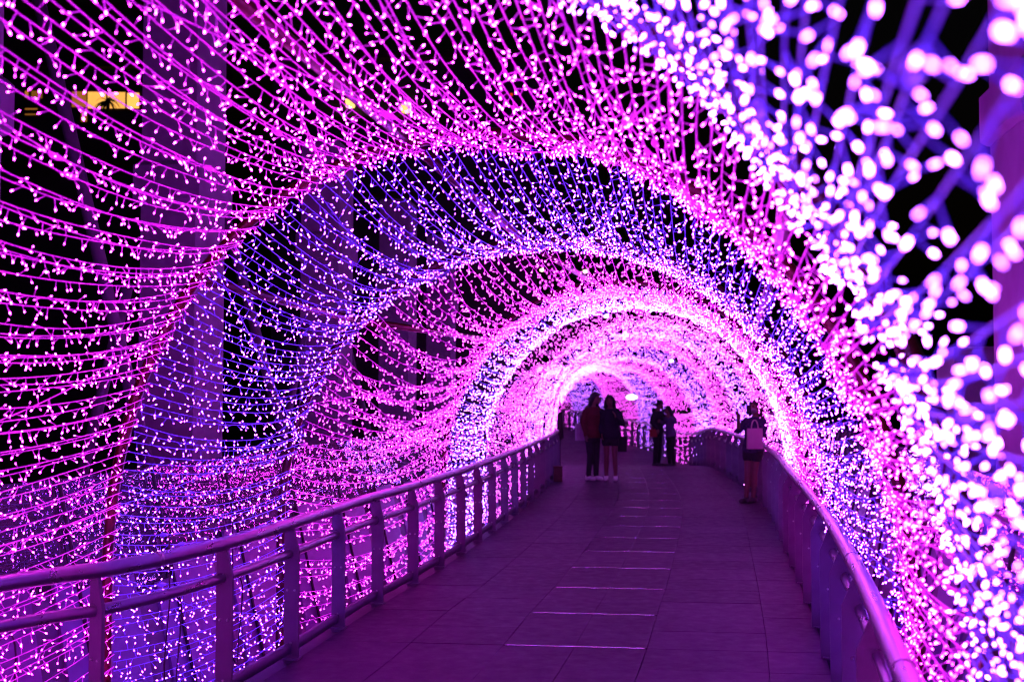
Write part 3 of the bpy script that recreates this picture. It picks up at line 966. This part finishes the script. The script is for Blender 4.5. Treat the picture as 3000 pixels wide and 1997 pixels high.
def person(label, loc, rotz, H, arms, legs=None, lean=(0, 0), head=(0, 0), top='sweater_navy', bottom='trousers', bmat='black_cloth',
           shoe='shoe_dark', hair='long', hood=False, sleeve=1.0, hem=0.78, top_w=1.0, mask=False):
    """facing -Y; arms = {'L':(elbow, wrist, hand dir, palm normal), 'R':...} in body metres for a 1.65 m figure"""
    k = H / 1.65
    def S(p): return Vector(p) * k
    lx, ly = lean
    legs = legs or {-1: ((-.085, -.01, .47), (-.09, .02, .085)), 1: ((.085, -.015, .47), (.095, .02, .085))}
    def bend(x, y, z):            # upper body leans about the hips
        t = max(0, (z - .88) / .75); return Vector((x + lx * t, y + ly * t, z))
    mb = MB()
    tor = [(.80, 0, 0, .125, .095), (.86, 0, 0, .155, .105), (.93, 0, 0, .15, .10), (1.03, 0, -.003, .12, .085), (1.14, 0, -.006, .128, .09),
           (1.23, 0, -.008, .140, .098), (1.295, 0, 0, .140, .085), (1.345, 0, .005, .105, .068), (1.385, 0, .01, .068, .055), (1.41, 0, .01, .052, .05)]
    def torso(mb_, add, z0=0.0, z1=9.9, wide=1.0):
        R_ = []
        for (z, cx, cy_, rx, ry) in tor:
            if z < z0 or z > z1: continue
            b = bend(cx, cy_, z); R_.append((b.z * k, b.x * k, b.y * k, (rx * wide + add) * k, (ry * wide + add) * k))
        loft(mb_, R_)
        return R_
    torso(mb, 0)
    capsule(mb, S(bend(0, .012, 1.37)), S(bend(0, .002, 1.47)), .052 * k, .048 * k)
    hx, hy = head
    hc = bend(hx, hy - .012, 1.545)
    Rh = Matrix.Rotation(hx * -1.2, 3, 'Y') @ Matrix.Rotation(0.0, 3, 'X')
    yaw = legs.get('yaw', 0.0) if isinstance(legs, dict) else 0.0
    Rz = Matrix.Rotation(yaw, 3, 'Z')
    def HD_(p): return S(hc + Rh @ (Rz @ Vector(p)))
    ell(mb, HD_((0, .008, .02)), (.074 * k, .092 * k, .098 * k))
    ell(mb, HD_((0, -.018, -.045)), (.056 * k, .066 * k, .062 * k))
    capsule(mb, HD_((0, -.078, .0)), HD_((0, -.096, -.028)), .010 * k, .014 * k, 8)
    for sd in (-1, 1):
        ell(mb, HD_((sd * .074, .012, -.006)), (.010 * k, .018 * k, .028 * k), 8)
    # arms
    pts = {}
    for sd, key in ((-1, 'R'), (1, 'L')):
        e, w, d, nn = arms[key]
        sh = bend(sd * .15 * (1.0 if top_w <= 1 else 1.08), .005, 1.308)
        e, w = Vector(e), Vector(w)
        pts[sd] = (sh, e, w)
        capsule(mb, S(sh), S(e), .046 * k, .037 * k); capsule(mb, S(e), S(w), .037 * k, .025 * k)
        hand(mb, S(w), d, nn, sd)
    for sd in (-1, 1):
        kn, an = Vector(legs[sd][0]), Vector(legs[sd][1])
        hp = Vector((sd * .078, 0, .85))
        capsule(mb, S(hp), S(kn), .079 * k, .053 * k, 12); capsule(mb, S(kn), S(kn + (an - kn) * .35 + Vector((0, .012, 0))), .052 * k, .053 * k, 12)
        capsule(mb, S(kn + (an - kn) * .35 + Vector((0, .012, 0))), S(an), .053 * k, .034 * k, 12)
        capsule(mb, S(an + Vector((0, .03, -.045))), S(an + Vector((0, -.13, -.052))), .032 * k, .03 * k)
    body = obj('person', fuse(mb, 'person', M['skin'], .0095), None, loc, (0, 0, rotz), label, 'person')
    for sd in (-1, 1):
        me_ = MB(); ell(me_, HD_((sd * .031, -.078, .016)), (.014 * k, .010 * k, .007 * k), 8); obj('eye', me_.mesh('eye', M['eye'], True), body)
    if not mask:
        me_ = MB(); ell(me_, HD_((0, -.083, -.058)), (.023 * k, .008 * k, .008 * k), 8); obj('mouth', me_.mesh('mouth', M['lip'], True), body)
    else:
        me_ = MB(); ell(me_, HD_((0, -.04, -.05)), (.062 * k, .066 * k, .05 * k), 12); obj('face_mask', me_.mesh('face_mask', M['mask'], True), body)
    # top garment
    mb = MB(); torso(mb, .018, hem, 1.39, top_w)
    b = bend(0, .008, 1.36); ell(mb, S(b), (.075 * k, .07 * k, .045 * k))
    for sd in (-1, 1):
        sh, e, w = pts[sd]
        capsule(mb, S(sh), S(e), .060 * k * top_w, .050 * k * top_w)
        if sleeve >= 1: capsule(mb, S(e), S(e + (w - e) * .93), .050 * k * top_w, .038 * k * top_w)
        else: capsule(mb, S(e), S(e + (w - e) * .12), .050 * k, .047 * k)
    if hood:
        ell(mb, S(bend(0, .10, 1.40)), (.13 * k, .07 * k, .075 * k))
    obj('top', fuse(mb, 'top', M[top], .014), body)
    mb = MB()
    loft(mb, [(z * k, 0, 0, (rx + .012) * k, (ry + .012) * k) for (z, rx, ry) in ((.74, .145, .10), (.80, .16, .108), (.86, .162, .11), (.95, .150, .103), (1.0, .135, .092))])
    for sd in (-1, 1):
        kn, an = Vector(legs[sd][0]), Vector(legs[sd][1]); hp = Vector((sd * .078, 0, .85))
        if bottom == 'trousers':
            capsule(mb, S(hp), S(kn), .094 * k, .066 * k, 12); capsule(mb, S(kn), S(an + Vector((0, 0, .01))), .066 * k, .05 * k, 12)
        else:
            q = hp + (kn - hp) * .30
            capsule(mb, S(hp), S(q), .100 * k, .097 * k, 12)
    obj('trousers' if bottom == 'trousers' else 'shorts', fuse(mb, bottom, M[bmat], .014), body)
    for sd in (-1, 1):
        an = Vector(legs[sd][1])
        mb = MB(); f = 1.0
        capsule(mb, S(an + Vector((0, .035, -.045))), S(an + Vector((0, -.155, -.05))), .045 * k, .042 * k, 12)
        capsule(mb, S(an + Vector((0, .025, -.01))), S(an + Vector((0, -.03, -.04))), .043 * k, .043 * k, 12)
        V = [(x, y, max(z, 0.004)) for x, y, z in mb.v]; mb.v = V
        obj('shoe', fuse(mb, 'shoe', M[shoe], .012, 1), body)
    # hair
    mb = MB()
    ell(mb, HD_((0, .022, .034)), (.088 * k, .098 * k, .098 * k))
    capsule(mb, HD_((-.042, -.048, .066)), HD_((.042, -.048, .066)), .028 * k, .028 * k)
    if hair == 'long':
        for sd in (-1, 1):
            capsule(mb, HD_((sd * .068, .012, .03)), S(bend(sd * .085, .03, 1.40) + Vector((hx, 0, 0))), .036 * k, .040 * k)
            capsule(mb, S(bend(sd * .085, .03, 1.40) + Vector((hx, 0, 0))), S(bend(sd * .09, -.055, 1.22)), .040 * k, .022 * k)
        capsule(mb, HD_((0, .06, .02)), S(bend(0, .09, 1.36)), .075 * k, .075 * k); capsule(mb, S(bend(0, .09, 1.36)), S(bend(0, .10, 1.17)), .075 * k, .045 * k)
    elif hair == 'tail':
        capsule(mb, HD_((0.0, .06, .0)), S(bend(.02, .12, 1.42)), .06 * k, .05 * k); capsule(mb, S(bend(.02, .15, 1.42)), S(bend(.03, .16, 1.12)), .05 * k, .022 * k)
    else:
        ell(mb, HD_((0, .05, -.01)), (.080 * k, .070 * k, .075 * k))
    obj('hair', fuse(mb, 'hair', M['hair'], .012), body)
    return body

DN = (0, -.05, -1)
def bag(label, loc, rz, w, h, d, mat, hmat, handle=.18, taper=.9, name='tote_bag'):
    root = thing(name, label, 'bag', loc, (0, 0, rz))
    P = [(-w / 2 * taper, 0), (w / 2 * taper, 0), (w / 2, h), (-w / 2, h)]
    P = [(-w / 2 * taper, -h), (w / 2 * taper, -h), (w / 2, 0), (-w / 2, 0)]
    mb = MB()
    V = [(x, -d / 2 * (.3 if z == 0 else 1), z) for x, z in P] + [(x, d / 2 * (.3 if z == 0 else 1), z) for x, z in P]
    mb.add(V, [(0, 1, 2, 3), (7, 6, 5, 4), (0, 4, 5, 1), (1, 5, 6, 2), (2, 6, 7, 3), (3, 7, 4, 0)])
    obj('bag_body', mb.mesh('bag_body', M[mat]), root)
    for s_ in (-1, 1):
        pts = [(w * .22 * math.cos(t), s_ * d * .14, handle * math.sin(t) - .02 * (math.sin(t) < .01)) for t in np.linspace(math.pi, 0, 13)]
        obj('handle', MB().tube(pts, .007, 6).mesh('handle', M[hmat], True), root)
    return root
def phone(label, loc, rot):
    root = thing('phone', label, 'phone', loc, rot)
    obj('case', MB().box((0, 0, 0), (.075, .009, .15), None, .003).mesh('case', M['phone']), root)
    obj('screen', MB().box((0, .0058, 0), (.068, .002, .14)).mesh('screen', M['phone']), root)

YW = 22.3
# woman in the rose jacket, turned to her friend
person('woman in a rose jacket, black trousers and white sneakers, long black hair', (1.60, YW, 0), math.radians(35), 1.73,
       {'R': ((-.215, .02, 1.10), (-.20, -.05, .86), DN, (1, 0, 0)), 'L': ((.20, .02, 1.10), (.17, -.09, .92), DN, (-1, 0, 0))},
       {-1: ((-.07, -.02, .47), (-.075, .03, .085)), 1: ((.065, -.03, .47), (.07, -.01, .085)), 'yaw': .2}, (.015, -.02), (.035, -.015), 'jacket_rose', 'trousers', 'black_cloth', 'shoe_white', 'long', False, 1.0, .79, 1.16)
person('woman in a dark sweater with bare legs, holding a phone, beside the rose jacket', (1.95, YW - .05, 0), math.radians(-8), 1.68,
       {'R': ((-.205, .03, 1.10), (-.16, -.10, .92), DN, (1, 0, 0)), 'L': ((.235, -.02, 1.10), (.12, -.21, 1.22), (-.25, -.15, .8), (-1, 0, 0))},
       {-1: ((-.075, -.01, .47), (-.085, .01, .085)), 1: ((.085, -.02, .47), (.10, .0, .085)), 'yaw': -.1}, (0, 0), (-.01, -.02), 'sweater_navy', 'shorts', 'black_cloth', 'shoe_white', 'long', False, 1.0, .79, 1.24)
phone('dark phone raised in the hand of the woman in the dark sweater', (2.085, YW - .30, 1.355), (math.radians(-15), 0, math.radians(20)))
bag('pale tote bag hanging at the rose jacket woman\'s side', (1.37, YW + .12, 1.12), .3, .22, .34, .1, 'bag_pale', 'bag_pale', .2)
bag('black shoulder bag behind the bare legs of the sweater woman', (2.17, YW + .10, .86), -.1, .26, .30, .12, 'black_cloth', 'black_cloth', .30, .9, 'shoulder_bag')
# couple by the far railing
YC = 29.6
zc = ZF(YC)
person('man in a black hooded jacket and black trousers hugging a woman in lavender', (3.83, YC, zc), math.radians(50), 1.72,
       {'R': ((-.25, .01, 1.12), (-.20, -.13, .95), DN, (1, 0, 0)), 'L': ((.22, -.14, 1.14), (.13, -.33, 1.22), (0, -1, .2), (-1, 0, 0))},
       None, (.02, -.03), (.02, -.03), 'black_cloth', 'trousers', 'black_cloth', 'shoe_dark', 'short', True, 1.0, .78, 1.2)
person('woman in a lavender top and black trousers leaning on the man in black', (4.17, YC - .12, ZF(YC)), math.radians(-60), 1.58,
       {'R': ((-.22, -.10, 1.16), (-.12, -.26, 1.24), (.3, -1, 0), (1, 0, 0)), 'L': ((.30, -.06, 1.22), (.22, -.20, 1.34), (-.3, -.6, .5), (-1, 0, 0))},
       None, (-.03, -.03), (-.03, -.02), 'lavender', 'trousers', 'black_cloth', 'shoe_dark', 'long', False, 1.0, .80, 1.08)
bag('small orange red bag at the hip of the man in black', (3.70, YC - .22, zc + .98), .2, .20, .20, .09, 'bag_orange', 'bag_orange', .05, .9, 'hip_bag')
# woman with the tote by the right railing
YT = 17.9
person('masked woman in plaid shirt and black shorts raising a hand by the right railing', (3.84, YT, 0), math.radians(-42), 1.62,
       {'R': ((-.19, -.13, 1.16), (-.10, -.27, 1.36), (.0, -.3, 1), (0, -1, 0)), 'L': ((.215, -.02, 1.12), (.13, -.18, 1.04), (-.5, -.8, .1), (0, 0, -1))},
       {-1: ((-.065, -.06, .47), (-.085, -.08, .085)), 1: ((.04, -.03, .47), (.01, -.02, .085)), 'yaw': -.25}, (.05, .03), (.01, -.02), 'plaid', 'shorts', 'black_cloth', 'shoe_dark', 'tail', False, .3, .80, 1.1, True)
phone('phone held up before the face of the masked woman', (3.725, YT - .27, 1.475), (math.radians(10), 0, math.radians(-40)))
bag('large pale pink tote bag on the arm of the masked woman', (3.80, YT - .34, 1.19), math.radians(6), .245, .32, .09, 'tote_pink', 'tote_pink', .13, .98)

# ------------------------------------------------------------------ small things by the left rail
x, y = 0.90, 22.0
root = thing('waste_box', 'small reddish brown box standing at the end of the left railing', 'box', (x, y, 0))
obj('case', MB().box((0, 0, .14), (.17, .17, .28), None, .008).mesh('case', M['box_red']), root)
obj('lid', MB().box((0, 0, .2915), (.185, .185, .022), None, .006).mesh('lid', M['box_red']), root)
root = thing('folded_parasol', 'slim dark folded parasol standing where the left railing ends', 'parasol', (1.11, 26.0, 0))
obj('pole', MB().tube([(0, 0, 0), (0, 0, .8), (0, 0, 1.66)], .016, 8).mesh('pole', M['mullion']), root)
obj('cover', MB().lathe([(.03, .62), (.085, .68), (.075, 1.0), (.045, 1.35), (.015, 1.58), (.004, 1.62)], (0, 0, 0), 12).mesh('cover', M['black_cloth'], True), root)

# slack black cables hanging behind the left railing
for i, (y, w, h, off) in enumerate(((6.6, .14, .34, .30), (7.35, .16, .30, .28), (5.5, .18, .35, .32))):
    pts = [(LX(y) - off + .01 * math.sin(3 * t), y + w * math.cos(t), .34 + h * math.sin(t) + .02 * math.sin(5 * t)) for t in np.linspace(2.2, 7.2, 26)]
    pts = [(LX(y) - off, y - .1, .95)] + pts
    obj('cable_loop', MB().tube(pts, .005, 6).mesh('cable_loop', M['cable'], True), None, None, None,
        ['black cable loop hanging behind the second pane of the left railing', 'black cable loop behind the left railing, right of the other loop', 'black cable loop behind the leftmost railing bay'][i], 'cable', 'cable loops')
